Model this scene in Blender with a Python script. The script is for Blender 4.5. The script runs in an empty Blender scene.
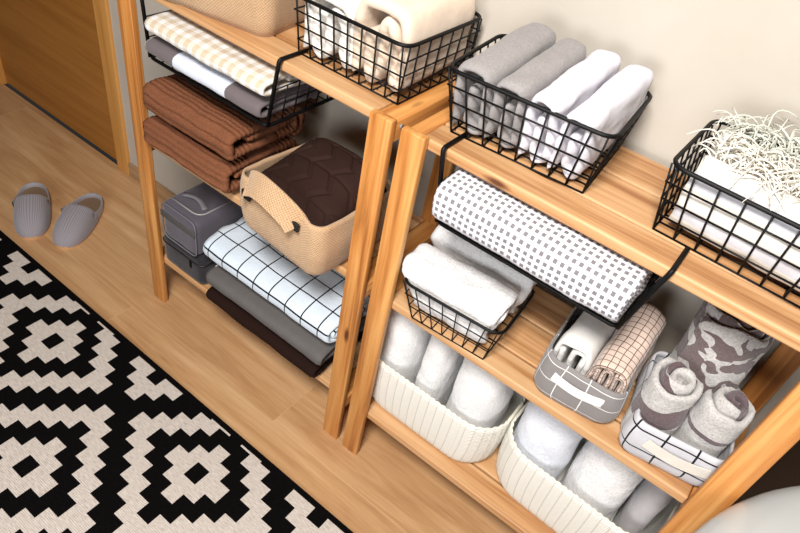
import bpy, bmesh, math, random
from mathutils import Vector, Matrix, noise
random.seed(7)
PI = math.pi
sc = bpy.context.scene
COL = sc.collection

# ------------------------------------------------------------------ helpers
def srgb(r, g, b):
    f = lambda c: (c/255/12.92) if c/255 <= .04045 else ((c/255+.055)/1.055)**2.4
    return (f(r), f(g), f(b), 1)

def thing(name, label, cat, loc=(0, 0, 0), rz=0, group=None):
    o = bpy.data.objects.new(name, None); COL.objects.link(o)
    o.empty_display_size = .03
    o.location = loc; o.rotation_euler = (0, 0, rz)
    o['label'] = label; o['category'] = cat
    if group: o['group'] = group
    return o

def tag(o, label, cat, group=None):
    o['label'] = label; o['category'] = cat
    if group: o['group'] = group
    return o

def obj(name, bm, mat, parent=None, smooth=True, loc=None, rz=0, world=True, recalc=True):
    """link bm as ONE mesh object. world=True: vertices are world coordinates, re-expressed in the root's frame"""
    if recalc: bmesh.ops.recalc_face_normals(bm, faces=bm.faces)
    if parent is not None and world:
        root = parent
        while root.parent: root = root.parent
        m = Matrix.Translation(root.location) @ Matrix.Rotation(root.rotation_euler.z, 4, 'Z')
        bm.transform(m.inverted())
    if parent is None and loc is not None:
        m = Matrix.Translation(loc) @ Matrix.Rotation(rz, 4, 'Z')
        if world: bm.transform(m.inverted())
    me = bpy.data.meshes.new(name); bm.to_mesh(me); bm.free()
    if smooth:
        for p in me.polygons: p.use_smooth = True
    me.materials.append(mat)
    o = bpy.data.objects.new(name, me); COL.objects.link(o)
    if parent is not None: o.parent = parent
    elif loc is not None:
        o.location = loc; o.rotation_euler = (0, 0, rz)
    return o

def box(bm, x0, x1, y0, y1, z0, z1, bev=0.0, seg=2):
    r = bmesh.ops.create_cube(bm, size=1)
    vs = r['verts']
    bmesh.ops.scale(bm, vec=(x1-x0, y1-y0, z1-z0), verts=vs)
    bmesh.ops.translate(bm, vec=((x0+x1)/2, (y0+y1)/2, (z0+z1)/2), verts=vs)
    if bev:
        es = list({e for v in vs for e in v.link_edges})
        bmesh.ops.bevel(bm, geom=es, offset=bev, segments=seg, affect='EDGES', profile=.5)
    return bm

def B(): return bmesh.new()

def tube(bm, pts, r, n=7, closed=False, rf=None):
    pts = [Vector(p) for p in pts]
    N = len(pts); rings = []; prev = None
    for i, p in enumerate(pts):
        if closed: d = pts[(i+1) % N]-pts[i-1]
        else: d = pts[min(i+1, N-1)]-pts[max(i-1, 0)]
        if d.length < 1e-9: d = Vector((0, 0, 1))
        d.normalize()
        if prev is None:
            a = d.orthogonal().normalized()
        else:
            a = prev-d*prev.dot(d)
            a = a.normalized() if a.length > 1e-6 else d.orthogonal().normalized()
        prev = a; b = d.cross(a)
        rr = r if rf is None else rf(i/(N-1))
        rings.append([bm.verts.new(p+(a*math.cos(2*PI*k/n)+b*math.sin(2*PI*k/n))*rr) for k in range(n)])
    M_ = N if closed else N-1
    for i in range(M_):
        A, C = rings[i], rings[(i+1) % N]
        off = 0
        if closed and i == N-1:   # align the seam
            best = min(range(n), key=lambda s: sum((A[k].co-C[(k+s) % n].co).length for k in range(n)))
            off = best
        for k in range(n):
            bm.faces.new((A[k], A[(k+1) % n], C[(k+1+off) % n], C[(k+off) % n]))
    if not closed:
        bm.faces.new(rings[0][::-1]); bm.faces.new(rings[-1])
    return bm

def fillet(pts, r, n=5, closed=False):
    pts = [Vector(p) for p in pts]; out = []; N = len(pts)
    for i, p in enumerate(pts):
        if not closed and i in (0, N-1): out.append(p); continue
        a = pts[i-1]-p; b = pts[(i+1) % N]-p
        ra = min(r, a.length*.45); rb = min(r, b.length*.45)
        A = p+a.normalized()*ra; C = p+b.normalized()*rb
        for k in range(n+1):
            t = k/n
            out.append(A*(1-t)**2+p*2*t*(1-t)+C*t*t)
    return out

def catmull(pts, step):
    pts = [Vector(p) for p in pts]; out = []
    for i in range(len(pts)-1):
        p0 = pts[i-1] if i else pts[0]*2-pts[1]
        p1, p2 = pts[i], pts[i+1]
        p3 = pts[i+2] if i+2 < len(pts) else p2*2-p1
        n = max(1, int((p2-p1).length/step+.5))
        for k in range(n):
            t = k/n
            out.append(.5*((2*p1)+(p2-p0)*t+(2*p0-5*p1+4*p2-p3)*t*t+(3*p1-p0-3*p2+p3)*t**3))
    out.append(pts[-1]); return out

def fbm(p, s, seed=0):
    q = Vector(p)*s+Vector((seed*3.7, seed*1.3, seed*2.1))
    return noise.noise(q)*.65+noise.noise(q*2.3)*.35

def flat_spiral(w, h, th, turns, n=3.0, start=-PI/2, sgn=1, pitch=None, step=.004):
    """rolled or folded cloth seen from its end"""
    pitch = pitch or th*1.08; pts = []
    N = int(turns*1600)
    for i in range(N+1):
        t = i/N*turns; a = start+sgn*2*PI*t
        hw = w/2-th/2-pitch*t; hh = h/2-th/2-pitch*t
        if hh < th*.45 or hw < th*.45: break
        c, s = math.cos(a), math.sin(a)
        pts.append(Vector((hw*math.copysign(abs(c)**(2/n), c), hh*math.copysign(abs(s)**(2/n), s), 0)))
    out = [pts[0]]; acc = 0
    for i in range(1, len(pts)):       # even spacing
        if (pts[i]-out[-1]).length >= step: out.append(pts[i])
    return out

def ribbon(path, th, l0, l1, O, A, Bv, L, nseg=24, amp=.003, freq=14, seed=0, rib=None, warp=None, fine=0, endround=.5, open_amp=0):
    """thick cloth: a 2-D path (a,b) given thickness and swept along L. UV: u = length along cloth, v = along L (metres)"""
    bm = B(); uvl = bm.loops.layers.uv.new('UVMap')
    O, A, Bv, L = Vector(O), Vector(A).normalized(), Vector(Bv).normalized(), Vector(L).normalized()
    P = [Vector((p[0], p[1], 0)) for p in path]; N = len(P)
    nor = []; S = [0]
    for i in range(N):
        d = P[min(i+1, N-1)]-P[max(i-1, 0)]; d.normalize()
        nor.append(Vector((-d.y, d.x, 0)))
        if i: S.append(S[-1]+(P[i]-P[i-1]).length)
    T = S[-1]
    rows = []
    for j in range(nseg+1):
        v = l0+(l1-l0)*j/nseg
        row = []
        e = min(v-l0, l1-v)
        shrink = 1-endround*max(0, 1-e/(th*.8))**2
        for side in (1, -1):
            for i in range(N):
                h = th/2*shrink
                ends = min(S[i], T-S[i])
                if ends < th/2: h *= math.sqrt(max(0.0, 1-(1-ends/(th/2))**2))*.97+.03
                if rib: h += rib[0]*(abs(math.sin(PI*S[i]/rib[1]))-.6)*shrink
                q = P[i]+nor[i]*h*side
                a, b, l = q.x, q.y, v
                if warp: a, b, l = warp(a, b, l, S[i]/T)
                p = O+A*a+Bv*b+L*l
                if amp:
                    p = p+(A*fbm(p, freq, seed)+Bv*fbm(p, freq, seed+9))*amp+L*fbm(p, freq, seed+5)*amp*.8
                if open_amp:
                    k = max(0, 1-e/.03)**2
                    p = p+L*noise.noise(Vector((S[i]*25, seed*4.1, j*.01)))*open_amp*k*(1 if v < (l0+l1)/2 else -1)
                if fine: p = p+(A*noise.noise(p*170)+Bv*noise.noise(p*170+Vector((5, 5, 5))))*fine
                row.append(p)
        rows.append([bm.verts.new(p) for p in row])
    def f(vs, uvs):
        try: fc = bm.faces.new(vs)
        except ValueError: return
        for lp, uv in zip(fc.loops, uvs): lp[uvl].uv = uv
    V = [l0+(l1-l0)*j/nseg for j in range(nseg+1)]
    for j in range(nseg):
        R0, R1 = rows[j], rows[j+1]
        for i in range(N-1):
            f((R0[i], R0[i+1], R1[i+1], R1[i]), ((S[i], V[j]), (S[i+1], V[j]), (S[i+1], V[j+1]), (S[i], V[j+1])))
            f((R0[N+i+1], R0[N+i], R1[N+i], R1[N+i+1]), ((S[i+1], V[j]), (S[i], V[j]), (S[i], V[j+1]), (S[i+1], V[j+1])))
        f((R0[0], R1[0], R1[N], R0[N]), ((0, V[j]), (0, V[j+1]), (0, V[j+1]), (0, V[j])))
        f((R0[N-1], R0[2*N-1], R1[2*N-1], R1[N-1]), ((T, V[j]), (T, V[j]), (T, V[j+1]), (T, V[j+1])))
    for R, v in ((rows[0], l0), (rows[-1], l1)):
        for i in range(N-1):
            f((R[i], R[i+1], R[N+i+1], R[N+i]), ((S[i], v), (S[i+1], v), (S[i+1], v+th), (S[i], v+th)))
    return bm

def rrect(hx, hy, r, n=8, m=10):
    """rounded rectangle outline, same point count for any size"""
    pts = []
    r = min(r, hx*.999, hy*.999)
    C = [(hx-r, -hy+r, -PI/2), (hx-r, hy-r, 0), (-hx+r, hy-r, PI/2), (-hx+r, -hy+r, PI)]
    for i, (cx, cy, a0) in enumerate(C):
        arc = [(cx+r*math.cos(a0+PI/2*k/n), cy+r*math.sin(a0+PI/2*k/n)) for k in range(n+1)]
        pts += arc
        nx, ny, na = C[(i+1) % 4]
        e = (nx+r*math.cos(na), ny+r*math.sin(na)); s = arc[-1]
        pts += [(s[0]+(e[0]-s[0])*k/m, s[1]+(e[1]-s[1])*k/m) for k in range(1, m)]
    return pts

def shell(levels, th, floor=True, n=8, m=10, outer_fn=None, inner=True):
    """open container: levels = [(z,hx,hy,r)], local coordinates about the base centre"""
    bm = B(); uvl = bm.loops.layers.uv.new('UVMap')
    base = rrect(levels[-1][1], levels[-1][2], levels[-1][3], n, m)
    U = [0]
    for i in range(1, len(base)+1):
        a, b = base[i-1], base[i % len(base)]; U.append(U[-1]+math.hypot(a[0]-b[0], a[1]-b[1]))
    prof = []; v = 0; pv = None
    for k, (z, hx, hy, r) in enumerate(levels):
        if pv: v += math.hypot(z-pv[0], hx-pv[1])
        prof.append((z, hx, hy, r, v, False)); pv = (z, hx)
    if inner:
        for (z, hx, hy, r) in reversed(levels):
            zz = z if z > levels[0][0]+1e-6 else z+th
            if zz == levels[-1][0]: v += th
            prof.append((zz, hx-th, hy-th, max(r-th, .002), v, True)); v += .02
    rings = []
    for (z, hx, hy, r, v, inn) in prof:
        ring = []
        for i, p in enumerate(rrect(hx, hy, r, n, m)):
            q = Vector((p[0], p[1], z))
            if outer_fn: q = outer_fn(q, U[i], v, inn)
            ring.append(bm.verts.new(q))
        rings.append(ring)
    N = len(base)
    for j in range(len(rings)-1):
        for i in range(N):
            k = (i+1) % N
            fc = bm.faces.new((rings[j][i], rings[j][k], rings[j+1][k], rings[j+1][i]))
            uv = ((U[i], prof[j][4]), (U[i+1], prof[j][4]), (U[i+1], prof[j+1][4]), (U[i], prof[j+1][4]))
            for lp, c in zip(fc.loops, uv): lp[uvl].uv = c
    if floor:
        bm.faces.new(rings[0][::-1])
        if inner: bm.faces.new(rings[-1])
    return bm

def place(bm, loc, rz=0):
    bm.transform(Matrix.Translation(loc) @ Matrix.Rotation(rz, 4, 'Z')); return bm

# ------------------------------------------------------------------ materials
class N_:
    def __init__(s, name, rough=.7, sheen=0, coat=0):
        s.m = bpy.data.materials.new(name); s.m.use_nodes = True
        s.t = s.m.node_tree; s.n = s.t.nodes; s.l = s.t.links
        s.b = s.n['Principled BSDF']; s.b.inputs['Roughness'].default_value = rough
        if rough > .8: s.b.inputs['Specular IOR Level'].default_value = .15
        if sheen: s.b.inputs['Sheen Weight'].default_value = sheen
        if coat: s.b.inputs['Coat Weight'].default_value = coat
    def new(s, t): return s.n.new(t)
    def set(s, sock, v):
        if isinstance(v, bpy.types.NodeSocket): s.l.new(v, sock)
        elif v is not None: sock.default_value = v
    def math(s, op, a, b=None, c=None):
        x = s.new('ShaderNodeMath'); x.operation = op
        s.set(x.inputs[0], a); s.set(x.inputs[1], b)
        if c is not None: s.set(x.inputs[2], c)
        return x.outputs[0]
    def coords(s, kind='Object'): return s.new('ShaderNodeTexCoord').outputs[kind]
    def xyz(s, v):
        x = s.new('ShaderNodeSeparateXYZ'); s.l.new(v, x.inputs[0]); return x.outputs
    def comb(s, x, y, z):
        c = s.new('ShaderNodeCombineXYZ')
        for i, v in enumerate((x, y, z)): s.set(c.inputs[i], v)
        return c.outputs[0]
    def mapping(s, v, scale=(1, 1, 1), loc=(0, 0, 0), rot=(0, 0, 0)):
        m = s.new('ShaderNodeMapping'); s.l.new(v, m.inputs[0])
        m.inputs['Scale'].default_value = scale; s.set(m.inputs['Location'], loc); m.inputs['Rotation'].default_value = rot
        return m.outputs[0]
    def noise(s, v, scale=5, detail=3, rough=.5, dist=0):
        x = s.new('ShaderNodeTexNoise'); s.l.new(v, x.inputs['Vector'])
        x.inputs['Scale'].default_value = scale; x.inputs['Detail'].default_value = detail
        x.inputs['Roughness'].default_value = rough; x.inputs['Distortion'].default_value = dist
        return x.outputs['Fac']
    def ramp(s, f, stops):
        r = s.new('ShaderNodeValToRGB'); s.l.new(f, r.inputs[0]); e = r.color_ramp.elements
        while len(e) > 1: e.remove(e[0])
        e[0].position, e[0].color = stops[0]
        for p, c in stops[1:]:
            q = e.new(p); q.color = c
        return r.outputs[0]
    def mix(s, f, a, b, mode='MIX'):
        x = s.new('ShaderNodeMix'); x.data_type = 'RGBA'; x.blend_type = mode
        s.set(x.inputs[0], f); s.set(x.inputs[6], a); s.set(x.inputs[7], b)
        return x.outputs[2]
    def color(s, c): s.set(s.b.inputs['Base Color'], c)
    def bump(s, h, strength=.3, dist=.002):
        x = s.new('ShaderNodeBump'); s.l.new(h, x.inputs['Height'])
        x.inputs['Strength'].default_value = strength; x.inputs['Distance'].default_value = dist
        prev = s.b.inputs['Normal']
        if prev.is_linked: s.l.new(prev.links[0].from_socket, x.inputs['Normal'])
        s.l.new(x.outputs[0], prev)
    def band(s, u, period, width, off=0):
        """1 inside a line of given width repeating each period"""
        f = s.math('FRACT', s.math('ADD', s.math('DIVIDE', u, period), off))
        return s.math('LESS_THAN', f, width/period)

def plain(name, col, rough=.6, **k):
    m = N_(name, rough, **k); m.color(col); return m.m

def wood(name, axis, dark, mid, light, rough=.45, knots=True, scale=1):
    m = N_(name, rough)
    o = m.coords(); rnd = m.new('ShaderNodeObjectInfo').outputs['Random']
    off = m.math('MULTIPLY', rnd, 9.0)
    sc_ = [26*scale]*3; sc_['XYZ'.index(axis)] = 1.3*scale
    v = m.mapping(o, sc_, m.comb(off, off, off))
    g = m.noise(v, 1.0, 5, .6, .6)
    sc2 = [110*scale]*3; sc2['XYZ'.index(axis)] = 3*scale
    g2 = m.noise(m.mapping(o, sc2, m.comb(off, off, off)), 1.0, 2, .5)
    f = m.math('ADD', m.math('MULTIPLY', g, .75), m.math('MULTIPLY', g2, .25))
    c = m.ramp(f, [(.36, dark), (.47, mid), (.60, light)])
    if knots:
        sk = [15*scale]*3; sk['XYZ'.index(axis)] = 4.5*scale
        vo = m.new('ShaderNodeTexVoronoi'); m.l.new(m.mapping(o, sk, m.comb(off, off, off)), vo.inputs['Vector']); vo.inputs['Scale'].default_value = 1
        k = m.ramp(vo.outputs['Distance'], [(.05, (1, 1, 1, 1)), (.14, (0, 0, 0, 1))])
        kk = m.math('MULTIPLY', k, m.math('GREATER_THAN', m.xyz(vo.outputs['Color'])[0], .72))
        c = m.mix(kk, c, (dark[0]*.35, dark[1]*.25, dark[2]*.2, 1))
    m.color(c); m.bump(f, .15, .001)
    return m.m

PD, PM, PL = srgb(148, 90, 40), srgb(190, 126, 64), srgb(212, 156, 92)
W = {a: wood('pine_'+a, a, PD, PM, PL) for a in 'XYZ'}
SD, SM, SL = srgb(150, 100, 58), srgb(188, 140, 94), srgb(206, 164, 120)
WS = wood('pine_shelf', 'X', SD, SM, SL)

def cloth(name, base, pattern=None, weave=900, wb=.25, rough=.9, sheen=.2, soft=.12, nscale=40):
    m = N_(name, rough, sheen)
    uv = m.coords('UV'); u = m.xyz(uv)
    c = base if pattern is None else pattern(m, u[0], u[1])
    o = m.coords()
    n = m.noise(o, nscale, 4, .6)
    c = m.mix(soft, c, m.ramp(n, [(.3, (.35, .35, .35, 1)), (.7, (1, 1, 1, 1))]), 'MULTIPLY')
    m.color(c)
    m.bump(m.noise(o, weave, 2, .6), wb, .0015)
    m.bump(m.noise(o, 55, 3, .5), .25, .004)
    return m.m

def terry(name, base, pattern=None, sc1=250, strength=.9, rough=.95, sheen=.3, soft=.22):
    m = N_(name, rough, sheen)
    uv = m.coords('UV'); u = m.xyz(uv); o = m.coords()
    c = base if pattern is None else pattern(m, u[0], u[1])
    n = m.noise(o, sc1, 3, .7)
    c = m.mix(soft, c, m.ramp(n, [(.3, (.3, .3, .3, 1)), (.62, (1, 1, 1, 1))]), 'MULTIPLY')
    m.color(c); m.bump(n, strength, .003); m.bump(m.noise(o, 60, 3, .5), .3, .005)
    return m.m

def p_gingham(per, a, b, c):
    def f(m, u, v):
        x = m.band(u, per, per*.5); y = m.band(v, per, per*.5)
        s = m.math('ADD', x, y)
        return m.ramp(m.math('DIVIDE', s, 2), [(0, a), (.3, a), (.32, b), (.7, b), (.72, c), (1, c)])
    return f
def p_squares(per, duty, bg, fg):
    def f(m, u, v):
        k = m.math('MULTIPLY', m.band(u, per, per*duty), m.band(v, per, per*duty))
        return m.mix(k, bg, fg)
    return f
def p_grid(pu, pv, w, bg, fg, ou=0, ov=0):
    def f(m, u, v):
        k = m.math('MAXIMUM', m.band(u, pu, w, ou), m.band(v, pv, w, ov))
        return m.mix(k, bg, fg)
    return f

BLACK = plain('black_wire', srgb(9, 9, 10), .5); BLACK.node_tree.nodes['Principled BSDF'].inputs['Specular IOR Level'].default_value = .2
M_white = terry('white_terry', srgb(238, 237, 237))
M_white2 = terry('white_plush', srgb(238, 236, 236), sc1=190, strength=1.0, soft=.26)
M_whitecot = cloth('white_cotton', srgb(212, 209, 217))
M_greymel = cloth('grey_melange', srgb(148, 143, 142), soft=.35, nscale=260)
M_cream = cloth('cream_cotton', srgb(220, 201, 181))
M_ivory = cloth('ivory_cotton', srgb(238, 234, 228))
M_brown = terry('brown_terry', srgb(130, 82, 57), sc1=260, soft=.45, sheen=0)
M_beigecheck = cloth('beige_gingham', None, p_gingham(.026, srgb(230, 229, 227), srgb(214, 204, 190), srgb(198, 182, 158)))
M_dots = cloth('grey_square_check', None, p_squares(.0122, .55, srgb(218, 218, 226), srgb(118, 114, 117)), soft=.06)
def p_threeband(m, u, v):
    k = m.math('MULTIPLY', m.math('GREATER_THAN', v, .085), m.math('LESS_THAN', v, .245))
    w = m.mix(m.math('MULTIPLY', m.band(u, .004, .0012), .25), srgb(212, 218, 232), srgb(180, 190, 212))
    return m.mix(k, srgb(104, 94, 96), w)
M_three = cloth('grey_white_band', None, p_threeband)
M_check = cloth('black_line_check', None, p_grid(.052, .055, .0036, srgb(206, 217, 228), srgb(8, 8, 12), .35, .3), soft=.05)
M_greysheet = cloth('grey_sheet', srgb(96, 92, 90), sheen=0)
M_darkbrown = cloth('dark_brown_sheet', srgb(34, 17, 12), sheen=0)
M_pinkcheck = cloth('beige_line_check', None, p_grid(.0125, .0125, .0014, srgb(208, 186, 172), srgb(96, 74, 66)), soft=.1)
M_bag = cloth('grey_nylon', srgb(84, 79, 88), weave=1500)
M_bagdark = cloth('dark_grey_felt', srgb(42, 39, 45), weave=700, soft=.3)
M_bagstripe = plain('bag_band', srgb(76, 74, 74), .5)
M_zip = plain('zip_metal', srgb(150, 148, 146), .35)
M_greyline = plain('grey_webbing', srgb(104, 102, 106), .7)

def burlap():
    m = N_('burlap', .9, .2)
    uv = m.coords('UV'); u = m.xyz(uv); o = m.coords()
    n = m.noise(o, 420, 2, .7); n2 = m.noise(o, 30, 3, .5)
    c = m.ramp(n, [(.3, srgb(132, 96, 64)), (.5, srgb(166, 128, 92)), (.7, srgb(190, 154, 116))])
    c = m.mix(.18, c, m.ramp(n2, [(.3, srgb(178, 136, 102)), (.7, srgb(222, 192, 160))]), 'MIX')
    wv = m.math('MULTIPLY', m.math('SINE', m.math('MULTIPLY', u[0], 2*PI/.0064)), m.math('SINE', m.math('MULTIPLY', u[1], 2*PI/.0064)))
    c = m.mix(.30, c, m.ramp(m.math('ADD', m.math('MULTIPLY', wv, .5), .5), [(.1, srgb(140, 104, 70)), (.6, srgb(226, 198, 160))]))
    m.color(c); m.bump(wv, .5, .001); m.bump(n, .4, .001)
    return m.m
M_burlap = burlap()

def quilt():
    m = N_('quilted_brown', .85, .1)
    m.color(srgb(44, 26, 21)); o = m.coords()
    m.bump(m.noise(o, 26, 3, .5), .35, .006)
    return m.m
M_quilt = quilt(); M_quilt.node_tree.nodes['Principled BSDF'].inputs['Sheen Weight'].default_value = 0

def knit():
    m = N_('cream_knit_plastic', .45)
    u = m.xyz(m.coords('UV'))
    col = m.math('FRACT', m.math('DIVIDE', u[0], .0222))
    edge = m.math('LESS_THAN', m.math('ABSOLUTE', m.math('SUBTRACT', col, .5)), .045)
    dash = m.math('LESS_THAN', m.math('FRACT', m.math('DIVIDE', u[1], .0058)), .55)
    hole_shade = m.math('MULTIPLY', edge, dash)
    m.color(m.mix(hole_shade, srgb(236, 233, 224), srgb(176, 170, 154)))  # shade in the recessed perforations is put into the colour
    tw = m.math('SINE', m.math('MULTIPLY', m.math('ADD', u[1], m.math('MULTIPLY', m.math('ABSOLUTE', m.math('SUBTRACT', col, .5)), .008)), 2*PI/.0058))
    m.bump(tw, .6, .0016)
    return m.m
M_knit = knit()
M_ggrid = cloth('grey_canvas_white_grid', None, p_grid(.046, .036, .0016, srgb(132, 127, 126), srgb(232, 230, 228), .2, .5))
M_bwgrid = cloth('pale_canvas_black_grid', None, p_grid(.052, .046, .0034, srgb(192, 191, 196), srgb(12, 12, 16), .55, .2))
M_tape = cloth('white_tape', srgb(232, 230, 226))
M_tape2 = cloth('ecru_tape', srgb(214, 208, 198))

def p_jacq(thr, scale, dark, light, seed):
    def f(m, u, v):
        n = m.noise(m.comb(m.math('ADD', u, seed), m.math('MULTIPLY', v, 1.1), 0.0), scale, 1, .4, .8)
        k = m.math('GREATER_THAN', n, thr)
        return m.mix(k, dark, light)
    return f
def p_bandroll(m, u, v):
    """one wide mauve stripe running diagonally round the roll, pale elsewhere, dark centre"""
    d = m.math('ADD', m.math('MULTIPLY', v, 1.0), m.math('MULTIPLY', m.math('SINE', m.math('MULTIPLY', u, 2*PI/.30)), .035))
    k = m.math('MULTIPLY', m.math('GREATER_THAN', d, .095), m.math('LESS_THAN', d, .142))
    inner = m.math('GREATER_THAN', u, .60)
    n = m.math('GREATER_THAN', m.noise(m.comb(u, v, 0.0), 26, 1, .4), .55)
    k2 = m.math('MAXIMUM', k, m.math('MULTIPLY', inner, n))
    return m.mix(k2, srgb(196, 192, 189), srgb(100, 82, 85))
MAUVE, PALE = srgb(108, 92, 92), srgb(194, 190, 187)
M_jacq1 = terry('mauve_pale_towel', None, p_bandroll, soft=.5)
def p_bandroll2(m, u, v):
    k = m.math('MULTIPLY', m.math('GREATER_THAN', v, .098), m.math('LESS_THAN', v, .108))
    top = 0.0
    inner = m.math('MULTIPLY', m.math('MULTIPLY', m.math('GREATER_THAN', u, .26), m.math('LESS_THAN', u, .50)), m.math('GREATER_THAN', v, .112))
    return m.mix(m.math('MAXIMUM', m.math('MAXIMUM', k, top), inner), PALE, srgb(100, 84, 88))
M_jacq2 = terry('pale_mauve_band_towel', None, p_bandroll2, soft=.5)
M_jacq3 = terry('floral_mauve_towel', None, p_jacq(.5, 30, MAUVE, PALE, 3.0), soft=.5)
def p_throw(m, u, v):
    k = m.math('MULTIPLY', m.band(u, .058, .020, .55), m.math('GREATER_THAN', u, .02))
    return m.mix(m.math('MULTIPLY', k, .55), srgb(216, 211, 202), srgb(186, 188, 206))
M_throw = cloth('cream_throw', None, p_throw, weave=600, wb=.5)
M_fringe = plain('cream_fringe', srgb(220, 214, 202), .9, sheen=.3)
M_throw2 = cloth('sage_throw', srgb(206, 208, 196), weave=600, wb=.5)
M_fringe2 = plain('sage_fringe', srgb(200, 201, 190), .9, sheen=.3)
M_plastic = plain('white_gloss_plastic', srgb(180, 182, 181), .22, coat=.3)
M_darkfill = plain('dark_fill_brown', srgb(44, 30, 20), .5)
M_screw = plain('steel_screw', srgb(120, 120, 120), .35)

def wallmat():
    m = N_('cream_plaster', .9)
    n = m.noise(m.coords(), 3, 4, .6)
    m.color(m.ramp(n, [(.3, srgb(178, 170, 158)), (.7, srgb(188, 180, 169))]))
    m.bump(m.noise(m.coords(), 180, 3, .6), .08, .002)
    return m.m
def floormat():
    m = N_('oak_laminate', .42)
    o = m.coords(); v = m.mapping(o, (1, 1, 1), (.184+.6, .076, 0))
    br = m.new('ShaderNodeTexBrick'); m.l.new(v, br.inputs['Vector'])
    br.offset = .5; br.inputs['Scale'].default_value = 1
    br.inputs['Brick Width'].default_value = 1.2; br.inputs['Row Height'].default_value = .19
    br.inputs['Mortar Size'].default_value = .0009; br.inputs['Mortar Smooth'].default_value = .1
    br.inputs['Color1'].default_value = (0, 0, 0, 1); br.inputs['Color2'].default_value = (1, 1, 1, 1); br.inputs['Mortar'].default_value = (.5, .5, .5, 1)
    pid = m.xyz(br.outputs['Color'])[0]
    sh = m.math('MULTIPLY', pid, 7.0)
    g = m.noise(m.mapping(o, (1.6, 17, 1), m.comb(sh, sh, 0.0)), 1, 5, .62, .8)
    g2 = m.noise(m.mapping(o, (8, 140, 1), m.comb(sh, sh, 0.0)), 1, 2, .5)
    f = m.math('ADD', m.math('MULTIPLY', g, .8), m.math('MULTIPLY', g2, .2))
    c = m.ramp(f, [(.32, srgb(164, 120, 80)), (.5, srgb(190, 148, 104)), (.68, srgb(208, 170, 128))])
    c = m.mix(m.math('MULTIPLY', pid, .16), c, srgb(150, 108, 70))
    c = m.mix(m.math('MULTIPLY', br.outputs['Fac'], .35), c, srgb(220, 190, 150))
    m.color(c); m.bump(f, .05, .001)
    return m.m
def rugmat():
    m = N_('flatweave_rug', .95)
    u = m.xyz(m.coords())
    def cell(c, center, per, first, step):
        # folded distance to the nearest motif centre, in steps
        t = m.math('DIVIDE', m.math('SUBTRACT', c, center), per)
        t = m.math('MULTIPLY', m.math('ABSOLUTE', m.math('SUBTRACT', t, m.math('ROUND', t))), per)
        return m.math('MAXIMUM', 0.0, m.math('ADD', m.math('FLOOR', m.math('DIVIDE', m.math('SUBTRACT', t, first), step)), 1.0))
    def d(cx, cy):
        return m.math('ADD', cell(u[0], cx, .606, .021, .0363), cell(u[1], cy, .51, .023, .0338))
    dd = m.math('MINIMUM', d(-.21, -.311), d(-.515, -.566))
    a = m.math('MULTIPLY', m.math('GREATER_THAN', dd, .5), m.math('LESS_THAN', dd, 2.5))
    b = m.math('MULTIPLY', m.math('GREATER_THAN', dd, 4.5), m.math('LESS_THAN', dd, 6.5))
    k = m.math('MAXIMUM', a, b)
    k = m.math('MULTIPLY', k, m.math('LESS_THAN', u[1], -.181))
    weave = m.math('SINE', m.math('MULTIPLY', u[1], 2*PI/.0042))
    wv2 = m.math('SINE', m.math('MULTIPLY', u[0], 2*PI/.0056))
    n = m.noise(m.mapping(m.coords(), (60, 420, 1)), 1, 2, .6)
    cream = m.ramp(n, [(.3, srgb(172, 160, 150)), (.55, srgb(198, 188, 179)), (.8, srgb(214, 206, 198))])
    blk = m.ramp(n, [(.3, srgb(5, 4, 4)), (.8, srgb(14, 12, 12))])
    m.color(m.mix(k, blk, cream)); m.b.inputs['Specular IOR Level'].default_value = .06
    m.bump(m.math('ADD', weave, m.math('MULTIPLY', wv2, .6)), .3, .001)
    return m.m
M_wall, M_floor, M_rug = wallmat(), floormat(), rugmat()
M_door = wood('door_veneer', 'X', srgb(146, 92, 36), srgb(156, 102, 43), srgb(165, 110, 50), .4, False, .8)
M_frame = wood('door_frame_veneer', 'Z', srgb(182, 122, 56), srgb(196, 138, 70), srgb(206, 150, 82), .4, False)
M_base = wood('baseboard_veneer', 'X', srgb(140, 106, 72), srgb(156, 122, 88), srgb(172, 138, 102), .5, False)
M_slip = N_('grey_striped_felt', .9, .2)
_u = M_slip.xyz(M_slip.coords('UV'))
M_slip.color(M_slip.mix(M_slip.math('MULTIPLY', M_slip.band(_u[0], .0052, .0022), .55), srgb(134, 128, 134), srgb(166, 160, 164)))
M_slip.bump(M_slip.noise(M_slip.coords(), 500, 2, .6), .3, .001); M_slip = M_slip.m
M_insole = plain('tan_insole', srgb(128, 104, 84), .9)
M_sole = plain('tan_sole', srgb(196, 150, 106), .7)

# ------------------------------------------------------------------ setting
YW = .33
def struct(name, bm, mat, parent=None, smooth=False):
    o = obj(name, bm, mat, parent, smooth=smooth); 
    if parent is None: o['kind'] = 'structure'
    return o
struct('floor', box(B(), -4, 4, -4, YW, -.05, 0), M_floor)
wb = B(); box(wb, -1.375, 4, YW, YW+.12, 0, 2.6); box(wb, -2.23, -1.375, YW, YW+.12, 2.08, 2.6); box(wb, -4, -2.23, YW, YW+.12, 0, 2.6)
struct('wall_back', wb, M_wall)
struct('baseboard_back', box(B(), -1.338, 4, YW-.012, YW, 0, .06, .002), M_base)
d = struct('door_1', box(B(), -2.195, -1.41, YW+.012, YW+.05, .006, 2.05, .001), M_door)
fr = B(); box(fr, -1.41, -1.338, YW-.012, YW+.06, 0, 2.1, .004); box(fr, -2.267, -2.195, YW-.012, YW+.06, 0, 2.1, .004); box(fr, -2.195, -1.41, YW-.012, YW+.06, 2.05, 2.1, .004)
struct('trim_1', fr, M_frame)

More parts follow.
